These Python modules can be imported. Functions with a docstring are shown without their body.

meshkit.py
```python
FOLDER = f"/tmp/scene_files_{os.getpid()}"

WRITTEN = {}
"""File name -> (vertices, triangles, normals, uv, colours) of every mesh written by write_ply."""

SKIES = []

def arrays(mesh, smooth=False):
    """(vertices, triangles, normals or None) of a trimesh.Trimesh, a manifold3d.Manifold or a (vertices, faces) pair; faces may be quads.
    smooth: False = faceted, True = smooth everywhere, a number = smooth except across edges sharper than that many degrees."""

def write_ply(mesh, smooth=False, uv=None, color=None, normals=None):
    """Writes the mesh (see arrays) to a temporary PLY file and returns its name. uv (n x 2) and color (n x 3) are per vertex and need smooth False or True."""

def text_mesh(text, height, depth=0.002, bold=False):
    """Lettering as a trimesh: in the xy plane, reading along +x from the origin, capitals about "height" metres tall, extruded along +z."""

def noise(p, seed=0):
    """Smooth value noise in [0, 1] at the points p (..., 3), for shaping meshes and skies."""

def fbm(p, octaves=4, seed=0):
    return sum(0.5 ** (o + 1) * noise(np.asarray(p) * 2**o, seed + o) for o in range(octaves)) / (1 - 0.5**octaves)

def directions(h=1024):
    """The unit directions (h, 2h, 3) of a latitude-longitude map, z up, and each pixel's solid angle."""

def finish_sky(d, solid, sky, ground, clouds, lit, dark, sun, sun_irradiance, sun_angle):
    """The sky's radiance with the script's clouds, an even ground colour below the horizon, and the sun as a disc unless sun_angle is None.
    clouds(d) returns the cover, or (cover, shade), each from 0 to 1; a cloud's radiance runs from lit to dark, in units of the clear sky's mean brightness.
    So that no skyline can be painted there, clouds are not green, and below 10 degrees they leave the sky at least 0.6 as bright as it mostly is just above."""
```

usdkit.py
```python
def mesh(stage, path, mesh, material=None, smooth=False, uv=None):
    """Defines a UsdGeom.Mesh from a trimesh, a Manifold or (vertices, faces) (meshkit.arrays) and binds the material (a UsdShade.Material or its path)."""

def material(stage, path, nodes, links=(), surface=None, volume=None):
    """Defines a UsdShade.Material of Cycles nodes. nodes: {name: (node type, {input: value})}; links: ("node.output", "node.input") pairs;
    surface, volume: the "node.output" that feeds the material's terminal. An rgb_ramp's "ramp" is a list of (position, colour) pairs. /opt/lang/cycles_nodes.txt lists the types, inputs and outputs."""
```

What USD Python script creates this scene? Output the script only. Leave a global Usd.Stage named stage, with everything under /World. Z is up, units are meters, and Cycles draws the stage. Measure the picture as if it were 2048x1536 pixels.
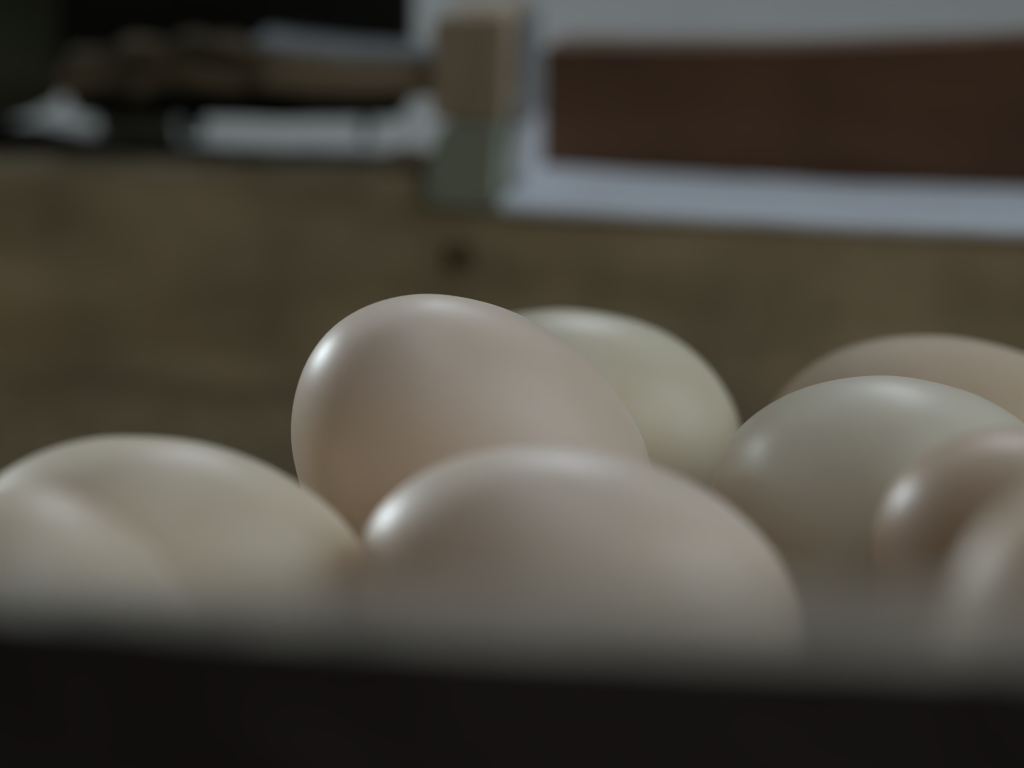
import math, random
import numpy as np, trimesh, usdkit, meshkit
from shapely.geometry import Polygon
from pxr import Usd, UsdGeom, UsdLux, UsdShade, Gf, Sdf

random.seed(7); rng = np.random.default_rng(7)
MM = 0.001
stage = Usd.Stage.CreateInMemory()
UsdGeom.SetStageUpAxis(stage, UsdGeom.Tokens.z); UsdGeom.SetStageMetersPerUnit(stage, 1.0)
world = UsdGeom.Xform.Define(stage, '/World'); stage.SetDefaultPrim(world.GetPrim())
UsdGeom.Scope.Define(stage, '/World/Looks')

# ---------------------------------------------------------------- camera
PITCH, FOCUS, FZ = math.radians(16), 0.600, 0.042
fwd = np.array([0, math.cos(PITCH), -math.sin(PITCH)]); up = np.array([0, math.sin(PITCH), math.cos(PITCH)])
eye = np.array([0, 0, FZ]) - FOCUS * fwd
cam = UsdGeom.Camera.Define(stage, '/World/Camera')
M4 = np.eye(4); M4[0, :3] = (1, 0, 0); M4[1, :3] = up; M4[2, :3] = -fwd; M4[3, :3] = eye
cam.AddTransformOp().Set(Gf.Matrix4d(M4.tolist()))
cam.CreateFocalLengthAttr(36 * 600 / 140.0); cam.CreateHorizontalApertureAttr(36.0); cam.CreateVerticalApertureAttr(27.0)
cam.CreateClippingRangeAttr(Gf.Vec2f(0.02, 50)); cam.CreateFocusDistanceAttr(FOCUS + 0.004); cam.CreateFStopAttr(5.6)
cam.CreateExposureAttr(0.0)

# ---------------------------------------------------------------- lamps: two windows behind, soft room light
def lamp(name, pos, target, w, h, power, color):
    l = UsdLux.RectLight.Define(stage, '/World/' + name)
    z = np.array(pos, float) - np.array(target, float); z /= np.linalg.norm(z)
    x = np.cross([0, 0, 1], z); x /= np.linalg.norm(x); y = np.cross(z, x)
    m = np.eye(4); m[0, :3] = x; m[1, :3] = y; m[2, :3] = z; m[3, :3] = pos
    l.AddTransformOp().Set(Gf.Matrix4d(m.tolist()))
    l.CreateWidthAttr(w); l.CreateHeightAttr(h); l.CreateIntensityAttr(power); l.CreateNormalizeAttr(True); l.CreateColorAttr(Gf.Vec3f(*color))
    return l
lamp('window_light', (-0.64, 0.71, 0.265), (0, 0, 0.045), 0.18, 0.13, 1.35, (0.84, 0.95, 1.0))
lamp('window_light_001', (0.08, 0.95, 0.70), (0, 0, 0.04), 0.20, 0.12, 0.42, (0.82, 0.90, 1.0))
lamp('sky_window', (0.0, 0.85, 0.80), (0, 0, 0.04), 1.3, 0.5, 0.30, (0.80, 0.90, 1.0))
lamp('skylight', (0.05, 0.06, 1.2), (0, 0.05, 0.0), 0.9, 0.3, 0.50, (0.76, 0.91, 1.0))
lamp('side_light', (0.52, -0.13, 0.42), (0, 0, 0.03), 0.6, 0.5, 0.47, (0.80, 0.92, 1.0))
lamp('room_light', (0.62, -1.30, 0.98), (0, 0, 0.03), 1.3, 0.9, 0.54, (1.0, 0.89, 0.75))

# ---------------------------------------------------------------- materials
def mat(name, nodes, links, surface='p.BSDF'):
    return usdkit.material(stage, '/World/Looks/' + name, nodes, links, surface=surface)

def wood(name, dark, light, rough=0.75, scale=60, stretch=(0.12, 1, 1), bump=0.25, spec=0.3, blotch=0.6):
    return mat(name, {
        'g': ('texture_coordinate', {}),
        'm': ('mapping', {'scale': tuple(scale * s for s in stretch)}),
        'n': ('noise_texture', {'scale': 1.0, 'detail': 6.0, 'roughness': 0.62, 'distortion': 0.6}),
        'b': ('noise_texture', {'scale': 38.0, 'detail': 3.0}),
        'r': ('rgb_ramp', {'ramp': [(0.28, dark), (0.72, light)]}),
        'x': ('mix', {'mix_type': 'multiply', 'fac': blotch}),
        'q': ('rgb_ramp', {'ramp': [(0.3, (0.62, 0.62, 0.62)), (0.7, (1.15, 1.12, 1.1))]}),
        'u': ('bump', {'strength': bump, 'distance': 0.0006}),
        'p': ('principled_bsdf', {'roughness': rough, 'specular_ior_level': spec})},
        [('g.object', 'm.vector'), ('m.vector', 'n.vector'), ('n.fac', 'r.fac'), ('g.object', 'b.vector'), ('b.fac', 'q.fac'),
         ('r.color', 'x.color1'), ('q.color', 'x.color2'), ('x.color', 'p.base_color'), ('n.fac', 'u.height'), ('u.normal', 'p.normal')])

def shell(name, col, fleck, rough=0.33):
    return mat(name, {
        'g': ('texture_coordinate', {}),
        'n': ('noise_texture', {'scale': 70.0, 'detail': 4.0, 'roughness': 0.6}),
        'f': ('noise_texture', {'scale': 900.0, 'detail': 2.0}),
        'r': ('rgb_ramp', {'ramp': [(0.3, tuple(c * k for c, k in zip(col, fleck))), (0.65, col)]}),
        'u': ('bump', {'strength': 0.10, 'distance': 0.0002}),
        'p': ('principled_bsdf', {'roughness': rough, 'specular_ior_level': 0.5, 'ior': 1.5, 'subsurface_weight': 0.25, 'subsurface_scale': 0.002, 'subsurface_radius': (1.0, 0.6, 0.4), 'subsurface_method': 'random_walk'})},
        [('g.object', 'n.vector'), ('g.object', 'f.vector'), ('n.fac', 'r.fac'), ('r.color', 'p.base_color'), ('f.fac', 'u.height'), ('u.normal', 'p.normal')])

W = {
    'board': wood('olive_board_wood', (0.37, 0.30, 0.18), (0.65, 0.55, 0.375), 0.8, 45, (0.15, 1, 1), 0.3, 0.3, 0.95),
    'knot': wood('dark_knot_wood', (0.10, 0.08, 0.045), (0.20, 0.16, 0.09), 0.9, 200, (1, 1, 1), 0.3, 0.1),
    'bark': wood('rough_bark', (0.03, 0.026, 0.018), (0.30, 0.24, 0.16), 0.95, 130, (0.5, 1, 1), 0.9, 0.1),
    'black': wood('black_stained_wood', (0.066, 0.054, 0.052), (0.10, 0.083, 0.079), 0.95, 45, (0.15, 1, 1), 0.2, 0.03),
    'tan': wood('tan_wood', (0.34, 0.27, 0.19), (0.52, 0.43, 0.32), 0.85, 80, (1, 1, 0.15), 0.3, 0.2),
    'rail': wood('rough_brown_wood', (0.12, 0.10, 0.068), (0.44, 0.36, 0.26), 0.9, 70, (0.2, 1, 1), 0.6, 0.2),
    'moss': wood('grey_green_wood', (0.25, 0.29, 0.23), (0.42, 0.47, 0.38), 0.9, 80, (1, 1, 0.3), 0.3, 0.2),
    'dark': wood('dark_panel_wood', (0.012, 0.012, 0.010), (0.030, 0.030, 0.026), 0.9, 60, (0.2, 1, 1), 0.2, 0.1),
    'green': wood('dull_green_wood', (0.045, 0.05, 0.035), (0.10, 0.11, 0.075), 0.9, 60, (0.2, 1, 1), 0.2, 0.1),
    'grey': wood('grey_light_shade_tone', (0.30, 0.31, 0.32), (0.42, 0.43, 0.45), 0.75, 60, (1, 1, 0.2), 0.3, 0.2),  # grey tone painting sky light on the rail and shade on the jamb
    'brown': wood('dark_brown_wood', (0.12, 0.062, 0.036), (0.18, 0.10, 0.06), 0.7, 40, (0.12, 1, 1), 0.1, 0.15),
    'white': wood('white_painted_wood', (0.78, 0.81, 0.88), (0.86, 0.89, 0.96), 0.55, 60, (0.15, 1, 1), 0.2, 0.3, 0.15),
    'table': wood('pale_table_wood', (0.26, 0.265, 0.25), (0.37, 0.375, 0.355), 0.7, 20, (0.15, 1, 1), 0.2, 0.3),
}
cloth = mat('dark_brown_cloth', {
    'g': ('texture_coordinate', {}), 'n': ('noise_texture', {'scale': 420.0, 'detail': 3.0}),
    'r': ('rgb_ramp', {'ramp': [(0.3, (0.17, 0.13, 0.07)), (0.7, (0.27, 0.21, 0.12))]}), 'u': ('bump', {'strength': 0.4, 'distance': 0.0006}),
    'p': ('principled_bsdf', {'roughness': 0.95, 'specular_ior_level': 0.1})},
    [('g.object', 'n.vector'), ('n.fac', 'r.fac'), ('r.color', 'p.base_color'), ('n.fac', 'u.height'), ('u.normal', 'p.normal')])

# thin milky plastic: part of the light goes straight through, the rest is scattered
milky = mat('milky_plastic', {
    'g': ('texture_coordinate', {}), 'n': ('noise_texture', {'scale': 60.0, 'detail': 3.0}),
    'r': ('rgb_ramp', {'ramp': [(0.3, (0.74, 0.685, 0.60)), (0.7, (0.88, 0.82, 0.73))]}),
    't': ('transparent_bsdf', {'color': (0.97, 0.97, 0.96)}), 'd': ('diffuse_bsdf', {}), 'l': ('translucent_bsdf', {}),
    'a': ('mix_closure', {'fac': 0.35}), 'p': ('mix_closure', {'fac': 0.36})},
    [('g.object', 'n.vector'), ('n.fac', 'r.fac'), ('r.color', 'd.color'), ('r.color', 'l.color'), ('d.BSDF', 'a.closure1'), ('l.BSDF', 'a.closure2'),
     ('t.BSDF', 'p.closure1'), ('a.closure', 'p.closure2')], 'p.closure')

# ---------------------------------------------------------------- helpers
used = set()
def path_of(name, parent):
    base = parent.GetPath().pathString if parent else '/World'
    n, k = name, 0
    while base + '/' + n in used:
        k += 1; n = f'{name}_{k:03d}'
    used.add(base + '/' + n)
    return base + '/' + n

def tag(p, label=None, cat=None, group=None, kind=None):
    for k, v in (('label', label), ('category', cat), ('group', group), ('kind', kind)):
        if v: p.SetCustomDataByKey(k, v)
    return p

def obj(name, mesh, m, parent=None, smooth=30, **kw):
    return tag(usdkit.mesh(stage, path_of(name, parent), mesh, m, smooth=smooth).GetPrim(), **kw)

YAW = math.radians(-13)                               # the tray and what stands behind it are turned 13 degrees
def thing(name, label, cat, loc=(0, 0, 0), rz=YAW, group=None):
    x = UsdGeom.Xform.Define(stage, path_of(name, None)); x.AddTranslateOp().Set(Gf.Vec3d(*loc)); x.AddRotateZOp().Set(math.degrees(rz))
    return tag(x.GetPrim(), label, cat, group)

def soften(mesh, edge, amp, seed, freq=120):
    """Cuts the mesh fine and moves its points a little, so that sawn wood is not perfectly straight."""
    v, f = trimesh.remesh.subdivide_to_size(mesh.vertices, mesh.faces, edge, max_iter=12)
    m = trimesh.Trimesh(v, f); m.merge_vertices()
    p = m.vertices
    d = np.stack([meshkit.fbm(p * freq + 17 * k, 3, seed + k) - 0.5 for k in range(3)], 1)
    m.vertices = p + d * amp
    return m

def block(x0, x1, y0, y1, z0, z1, r=0.0012, edge=0.006, amp=0.0008, seed=0):
    """A box (mm) with rounded edges, as worn timber."""
    import manifold3d as mf
    lo, hi = np.array([x0, y0, z0]) * MM + r, np.array([x1, y1, z1]) * MM - r
    ball = trimesh.creation.icosphere(1, r)
    pts = np.concatenate([ball.vertices + np.where([a, b, c], hi, lo) for a in (0, 1) for b in (0, 1) for c in (0, 1)])
    m = trimesh.convex.convex_hull(pts)
    return soften(m, edge, amp, seed)

def slab(outline, v0, v1, edge=0.004, amp=0.0008, seed=0, rnd=0.7):
    """An upright board of the given outline (u, z in mm), from depth v0 to v1, with its edges rounded over."""
    g = Polygon(outline).buffer(0)
    g = g.buffer(-rnd).buffer(rnd) if rnd else g
    g = max(getattr(g, 'geoms', [g]), key=lambda q: q.area).simplify(0.05)
    inner = g.buffer(-rnd * 0.5)
    t = v1 - v0
    m = trimesh.creation.extrude_polygon(g, t, engine='earcut')
    p = m.vertices.copy()
    m.vertices = np.stack([p[:, 0], v0 + p[:, 2], p[:, 1]], 1) * MM
    m.invert() if m.volume < 0 else None
    return soften(m, edge, amp, seed)

# ---------------------------------------------------------------- the table everything stands on
tb = thing('table', 'pale worn table top under the egg tray and the things behind it', 'table', (0, 0.25, -0.0045), 0)
for i in range(9):
    y0 = -950 + i * 180
    obj('plank', block(-900, 900, y0, y0 + 178.5, -24, 0, 0.002, 0.2, 0.0006, 30 + i), W['table'], tb)

# ---------------------------------------------------------------- the eggs
EGGS = [  # centre (mm), azimuth, elevation of the narrow end (degrees), length, width, taper, colour, label
    ('A', (-5.77, 0.42, 29.54), 191.9, 46.0, 55.9, 44.0, .060, (0.80, 0.725, 0.685), 'pinkish cream egg in sharp focus, tilted upright, tallest of the pile'),
    ('B', (8.66, -48.33, 24.63), 173.4, 20.9, 58.7, 43.4, .095, (0.80, 0.735, 0.70), 'large blurred egg at the front centre, bright glint on its left end'),
    ('C', (-46.37, -38.43, 23.2), 1.0, 2.3, 57.3, 43.9, .105, (0.78, 0.735, 0.65), 'yellowish cream egg left of the front centre egg, lying on its side'),
    ('D', (-56.01, -87.1, 27.82), 119.2, 45.3, 56.0, 43.5, .090, (0.77, 0.71, 0.63), 'very blurred egg in the lower left corner, nearest the front rim there'),
    ('E', (6.04, 41.72, 20.35), 166.3, -0.4, 56.0, 40.8, .076, (0.77, 0.735, 0.665), 'greenish white egg behind the tall tilted egg, bright patch on its top'),
    ('F', (52.01, -3.61, 21.82), 139.5, 5.4, 56.1, 43.0, .094, (0.74, 0.72, 0.68), 'greyish egg lying on the right with a small thin glint on top'),
    ('G', (63.18, 35.79, 18.97), -11.4, -0.5, 55.5, 38.2, .078, (0.62, 0.53, 0.43), 'tan egg farthest back on the right, only its top arc showing'),
    ('H', (71.85, -47.56, 26.79), 171.5, 29.1, 55.6, 43.1, .096, (0.56, 0.455, 0.37), 'brownish egg at the right edge with a brilliant white glint on its left tip'),
    ('I', (68.54, -127.53, 37.1), 152.6, 63.5, 60.5, 42.9, .106, (0.76, 0.66, 0.56), 'blurred steep egg in the lower right corner, cut off by the frame'),
]
def egg_points(L, Wd, k, nt=72, nph=112):
    t = np.linspace(0, np.pi, nt); ph = np.linspace(0, 2 * np.pi, nph, endpoint=False)
    T, PH = np.meshgrid(t[1:-1], ph, indexing='ij')
    r = Wd / 2 * np.sin(T) * (1 - k * np.cos(T))
    v = np.stack([np.cos(T) * L / 2, r * np.cos(PH), r * np.sin(PH)], -1).reshape(-1, 3)
    v = np.vstack([v, [[L / 2, 0, 0], [-L / 2, 0, 0]]])
    n = nt - 2; f = []
    idx = np.arange(n * nph).reshape(n, nph); nx = np.roll(idx, -1, 1)
    a, b, c, d = idx[:-1], nx[:-1], nx[1:], idx[1:]
    f = np.concatenate([np.stack([a, d, c], -1).reshape(-1, 3), np.stack([a, c, b], -1).reshape(-1, 3)])
    top, bot = n * nph, n * nph + 1
    f = np.vstack([f, np.stack([np.full(nph, top), idx[0], nx[0]], 1), np.stack([np.full(nph, bot), nx[-1], idx[-1]], 1)])
    return v, f
egg_world = []
for i, (key, c, az, el, L, Wd, k, col, label) in enumerate(EGGS):
    v, f = egg_points(L, Wd, k)
    u = v / np.linalg.norm(v, axis=1, keepdims=True)
    v = v + u * ((meshkit.fbm(u * 1.6 + 5 * i, 2, i) - 0.5) * 0.7)[:, None]          # no egg is a perfect solid of revolution
    m = trimesh.Trimesh(v * MM, f, process=False)
    if m.volume < 0: m.invert()
    a, e = math.radians(az), math.radians(el)
    X = np.array([math.cos(e) * math.cos(a), math.cos(e) * math.sin(a), math.sin(e)]); Y = np.array([-math.sin(a), math.cos(a), 0]); Z = np.cross(X, Y)
    R = np.stack([X, Y, Z], 1)
    egg_world.append((m.vertices @ R.T) + np.array(c) * MM)
    prim = usdkit.mesh(stage, path_of('egg', None), m, shell('eggshell_' + label.split()[0] + f'_{i:03d}', (col[0] * 1.02, col[1] * (0.955 if key == 'E' else 0.945 if key == 'F' else 0.925), col[2] * 0.81), (0.955, 0.935, 0.90), 0.62 if key in 'G' else 0.50 if key == 'I' else 0.42), smooth=True)
    M = np.eye(4); M[:3, :3] = R.T; M[3, :3] = np.array(c) * MM
    prim.AddTransformOp().Set(Gf.Matrix4d(M.tolist()))
    tag(prim.GetPrim(), label, 'egg', 'eggs lying in the tray')

# ---------------------------------------------------------------- the tray (u along, v depth, z up, in mm)
U0, U1, V0, V1 = -124, 137, -141, 105
tray = thing('egg_tray', 'shallow wooden tray holding the eggs, black front face and olive brown back board', 'tray')
rim_u = np.linspace(U0 - 9, U1 + 9, 60)
rim_front = np.interp(rim_u, [-140, -19.4, 1.4, 33.4, 59.3, 86, 150], [57.2, 58.0, 58.0, 58.3, 59.1, 60.3, 61.8])
rim_rear = np.interp(rim_u, [-140, -22, -1, 31, 70, 85, 150], [58.6, 60.0, 60.9, 62.6, 65.3, 66.4, 69])
front = [(U0 - 9, -4), (U1 + 9, -4)] + [(u, z - 0.9) for u, z in zip(rim_u[::-1], rim_front[::-1])]
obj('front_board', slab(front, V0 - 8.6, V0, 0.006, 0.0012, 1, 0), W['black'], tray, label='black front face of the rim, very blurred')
prof = []                                                   # the lip: a milky plastic strip sloping up away from the viewer
for u, a, b in zip(rim_u, rim_front, rim_rear):
    top = [(-150.0, a - 0.7), (-149.6, a + 0.1), (-148.4, a + 0.16 * (b - a)), (-146, a + 0.5 * (b - a)), (-143.4, a + 0.83 * (b - a)), (-141.6, b - 0.1), (-141, b), (-140.4, b - 0.5)]
    low = [(-140.6, b - 2.0), (-142.5, a + 0.5 * (b - a) - 1.3), (-146, a - 0.85), (-149.6, a - 0.88)]
    prof.append([(u, v, z) for v, z in top + low])
prof = np.array(prof) * MM; n_u, n_p = prof.shape[:2]
ix = np.arange(n_u * n_p).reshape(n_u, n_p); nx_ = np.roll(ix, -1, 1)
q = np.stack([ix[:-1], nx_[:-1], nx_[1:], ix[1:]], -1).reshape(-1, 4)
lip = trimesh.Trimesh(prof.reshape(-1, 3), np.vstack([q[:, [0, 1, 2]], q[:, [0, 2, 3]], [[0, k + 1, k] for k in range(1, n_p - 1)], [[ix[-1, 0], ix[-1, k], ix[-1, k + 1]] for k in range(1, n_p - 1)]]))
if lip.volume < 0: lip.invert()
obj('lip', soften(lip, 0.005, 0.0008, 6), milky, tray, smooth=50, label='milky see-through plastic lip of the front rim, very blurred')
back = [(U0 - 9, -4), (U1 + 9, -4), (U1 + 9, 40.2), (57, 39.7), (-20, 38.8), (-39.6, 40.1), (-40.2, 44.0), (-51, 44.2), (-68, 43.4), (-89, 42.8), (U0 - 9, 42.2)]
obj('back_board', slab(back, V1, V1 + 11, 0.006, 0.0008, 2, 1.0), W['board'], tray, label='olive brown back board with a dark knot')
knot = trimesh.creation.icosphere(3, 1.0); knot.vertices *= np.array([2.5, 0.7, 2.4]) * MM
knot.vertices += (np.array([meshkit.noise(knot.vertices * 900 + k, 3) for k in range(3)]).T - 0.5) * 0.0012 + np.array([-33.0, 104.9, 32.0]) * MM
obj('knot', knot, W['knot'], stage.GetPrimAtPath('/World/egg_tray/back_board'), smooth=True)
obj('side_board', block(U0 - 9, U0, V0 + 0.2, V1 - 0.2, -4, 34, 0.0012, 0.012, 0.0008, 3), W['board'], tray)
obj('side_board', block(U1, U1 + 9, V0 + 0.2, V1 - 0.2, -4, 40, 0.0012, 0.012, 0.0008, 4), W['board'], tray)
obj('bottom', block(U0 + .2, U1 - .2, V0 + 0.2, V1 - 0.2, -4, -1.2, 0.0008, 0.012, 0.0003, 5), W['board'], tray)
# cloth in the bottom, rising into the hollows under the eggs
uu, vv = np.meshgrid(np.arange(U0 + 1.5, U1 - 1, 2.0), np.arange(V0 + 1.5, V1 - 1, 2.0), indexing='ij')
cy, sy = math.cos(YAW), math.sin(YAW)
gx, gy = uu * cy - vv * sy, uu * sy + vv * cy
hz = 8 + 5 * (meshkit.fbm(np.stack([gx * .03, gy * .03, 0 * gx], -1), 3, 9) - 0.5)
from scipy.spatial import cKDTree
from scipy.ndimage import gaussian_filter
for pts in egg_world:
    low = pts[pts[:, 2] < pts[:, 2].mean()] * 1000
    d, j = cKDTree(low[:, :2]).query(np.stack([gx.ravel(), gy.ravel()], 1))
    d = d.reshape(gx.shape); z = low[j, 2].reshape(gx.shape) - 0.4
    hz = np.where(d < 2.5, np.minimum(hz, z), hz)
hz = np.minimum(hz, gaussian_filter(hz, 1.0)); hz = np.maximum(hz, -0.9)
idx = np.arange(uu.size).reshape(uu.shape)
quads = np.stack([idx[:-1, :-1], idx[1:, :-1], idx[1:, 1:], idx[:-1, 1:]], -1).reshape(-1, 4)
obj('cloth_liner', (np.stack([uu, vv, hz], -1).reshape(-1, 3) * MM, quads), cloth, None, smooth=True,
    label='dark brown cloth lining the tray under the eggs', cat='cloth')
UsdGeom.Xformable(stage.GetPrimAtPath('/World/cloth_liner')).AddRotateZOp().Set(math.degrees(YAW))

# ---------------------------------------------------------------- the rough crate standing behind the tray, on the left
cr = thing('rough_crate', 'rough wooden crate end behind the tray, tan post and uneven rails with pale gaps', 'crate')
obj('post', slab([(-37.4, 54.4), (-37.0, 70.6), (-25.6, 71.2), (-25.8, 54.5)], 105, 124, 0.004, 0.0007, 11), W['tan'], cr, label='tan upright post between the two openings')
obj('post_foot', slab([(-39.3, 40.4), (-38.9, 43.0), (-37.8, 46.7), (-36.2, 51.8), (-35.2, 53.8), (-26.2, 54.2), (-26.9, 50.5), (-27.2, 44.0), (-27.2, 40.4)], 103.6, 125, 0.004, 0.0008, 12), W['moss'], cr, label='grey green lower block of the post')
obj('post', slab([(-186, -4.4), (-186, 88), (-178, 88), (-178, -4.4)], 124.2, 134, 0.006, 0.0004, 13, 0.4), W['green'], cr)
obj('rail', slab([(-104, 57.2), (-72, 58.0), (-67.6, 62.9), (-63.4, 62.8), (-51.7, 62.4), (-36.0, 62.7), (-36.0, 57.7), (-51.8, 57.0), (-63.5, 57.1), (-71.9, 57.0), (-83.0, 56.5), (-104, 55.6)], 107, 117.6, 0.002, 0.0012, 14, 0.8), W['rail'], cr, label='rough brown rail meeting the post')
obj('bark_lump', slab([(-101.5, 57.5), (-99, 61.0), (-94.5, 61.5), (-91, 63.8), (-84, 63.4), (-80, 65.2), (-73.5, 65.4), (-67.6, 64.0), (-64.0, 62.0), (-66.5, 58.6), (-74, 57.6), (-80, 58.4), (-87, 55.6), (-93, 56.6), (-98.0, 55.2)], 104, 112, 0.0016, 0.0045, 27, 0.8), W['bark'], cr, label='dark lumpy bark on the left half of the rail')
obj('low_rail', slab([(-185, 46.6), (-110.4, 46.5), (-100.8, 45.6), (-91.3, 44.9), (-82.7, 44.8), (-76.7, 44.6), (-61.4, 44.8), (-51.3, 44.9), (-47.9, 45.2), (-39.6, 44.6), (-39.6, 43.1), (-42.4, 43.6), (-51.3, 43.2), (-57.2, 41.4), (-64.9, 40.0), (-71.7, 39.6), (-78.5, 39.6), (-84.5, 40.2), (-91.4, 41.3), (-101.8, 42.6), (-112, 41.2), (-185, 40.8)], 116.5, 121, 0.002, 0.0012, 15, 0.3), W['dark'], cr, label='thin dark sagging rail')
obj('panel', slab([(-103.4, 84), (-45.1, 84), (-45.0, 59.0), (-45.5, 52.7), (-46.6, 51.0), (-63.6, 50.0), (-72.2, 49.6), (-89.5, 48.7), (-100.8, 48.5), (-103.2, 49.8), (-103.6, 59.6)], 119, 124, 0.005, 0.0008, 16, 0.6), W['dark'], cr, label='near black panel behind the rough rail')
obj('panel', slab([(-186, 92), (-104.0, 92), (-104.6, 59.2), (-104.3, 53.0), (-106.7, 50.0), (-110.3, 48.2), (-114.3, 46.6), (-119.5, 46.2), (-186, 46.0)], 120, 124, 0.005, 0.0008, 17, 0.6), W['green'], cr, label='dull green panel at the far left, its unseen left end added to block light')  # unseen left stretch added to keep the window glint off an egg
obj('splinter', slab([(-84.5, 45.3), (-84.9, 52.6), (-81.0, 52.8), (-81.2, 45.5)], 121.2, 123.5, 0.002, 0.0010, 18, 0.4), W['dark'], cr, label='short dark upright splinter under the panel')
obj('splinter', slab([(-53.5, 46.0), (-53.4, 52.7), (-52.2, 52.8), (-52.3, 46.1)], 121.2, 122.4, 0.002, 0.0004, 19, 0.2), W['green'], cr)
obj('lit_edge_strip', slab([(-68.5, 64.4), (-63.4, 63.2), (-51.7, 62.7), (-38.0, 62.9), (-38.0, 64.1), (-51.7, 64.0), (-63.4, 64.6), (-68.0, 65.2)], 108, 118.4, 0.002, 0.0006, 24, 0.2), W['grey'], cr, label='pale strip added for the sky-lit top edge of the rough rail')  # paler strip paints the light along the top edge of the rail
obj('splinter', slab([(-99.0, 44.0), (-99.5, 49.6), (-92.0, 50.6), (-86.0, 50.0), (-85.4, 44.0)], 121.4, 123.0, 0.002, 0.0008, 25, 0.4), W['moss'], cr, label='dull grey green sliver closing the left gap')
obj('chip', slab([(-47.9, 43.4), (-48.4, 45.6), (-45.0, 47.0), (-39.9, 46.6), (-39.7, 44.9), (-42.5, 43.4)], 111, 116, 0.002, 0.0008, 20, 0.4), W['tan'], cr, label='small brown chip on the board edge')

# ---------------------------------------------------------------- the white framed brown panel behind the tray, on the right
fp = thing('framed_panel', 'dark brown panel in a white painted frame behind the tray, on the right', 'panel')
obj('panel', slab([(-24.0, -4.4), (-24.0, 40), (-24.0, 62.5), (-5.7, 63.2), (10.8, 63.9), (27.0, 65.0), (43.1, 66.4), (66.9, 68.5), (100, 72), (100, -4.4)], 126, 136, 0.006, 0.0006, 21, 1.0), W['brown'], fp, label='plain dark brown panel')
obj('jamb_foot', slab([(-26.8, 43.1), (-26.8, 46.3), (-25.9, 51.8), (-24.0, 51.8), (-23.9, 43.1)], 113.6, 125.7, 0.003, 0.0005, 26, 0.2), W['white'], fp, label='white lower end of the upright, without the painted shade')
obj('jamb', slab([(-25.9, 52.0), (-25.6, 53.0), (-25.2, 62.0), (-25.0, 69.6), (-24.0, 69.6), (-24.1, 57.3), (-24.0, 52.0)], 114, 125.6, 0.003, 0.0005, 22, 0.3), W['grey'], fp, label='narrow upright at the left of the panel, shade painted into its grey')  # upper upright coloured darker than its foot to paint in shade
sill = block(-26.4, 98, 104.0, 125.5, 40.9, 42.8, 0.0006, 0.004, 0.0005, 23)
p = sill.vertices; p[:, 2] += np.clip((p[:, 0] - 0.030), 0, 1) * 0.022 - (0.1255 - p[:, 1]) / 0.0215 * 0.0014
sill.vertices = p
obj('sill', sill, W['white'], fp, label='white sill along the foot of the panel')
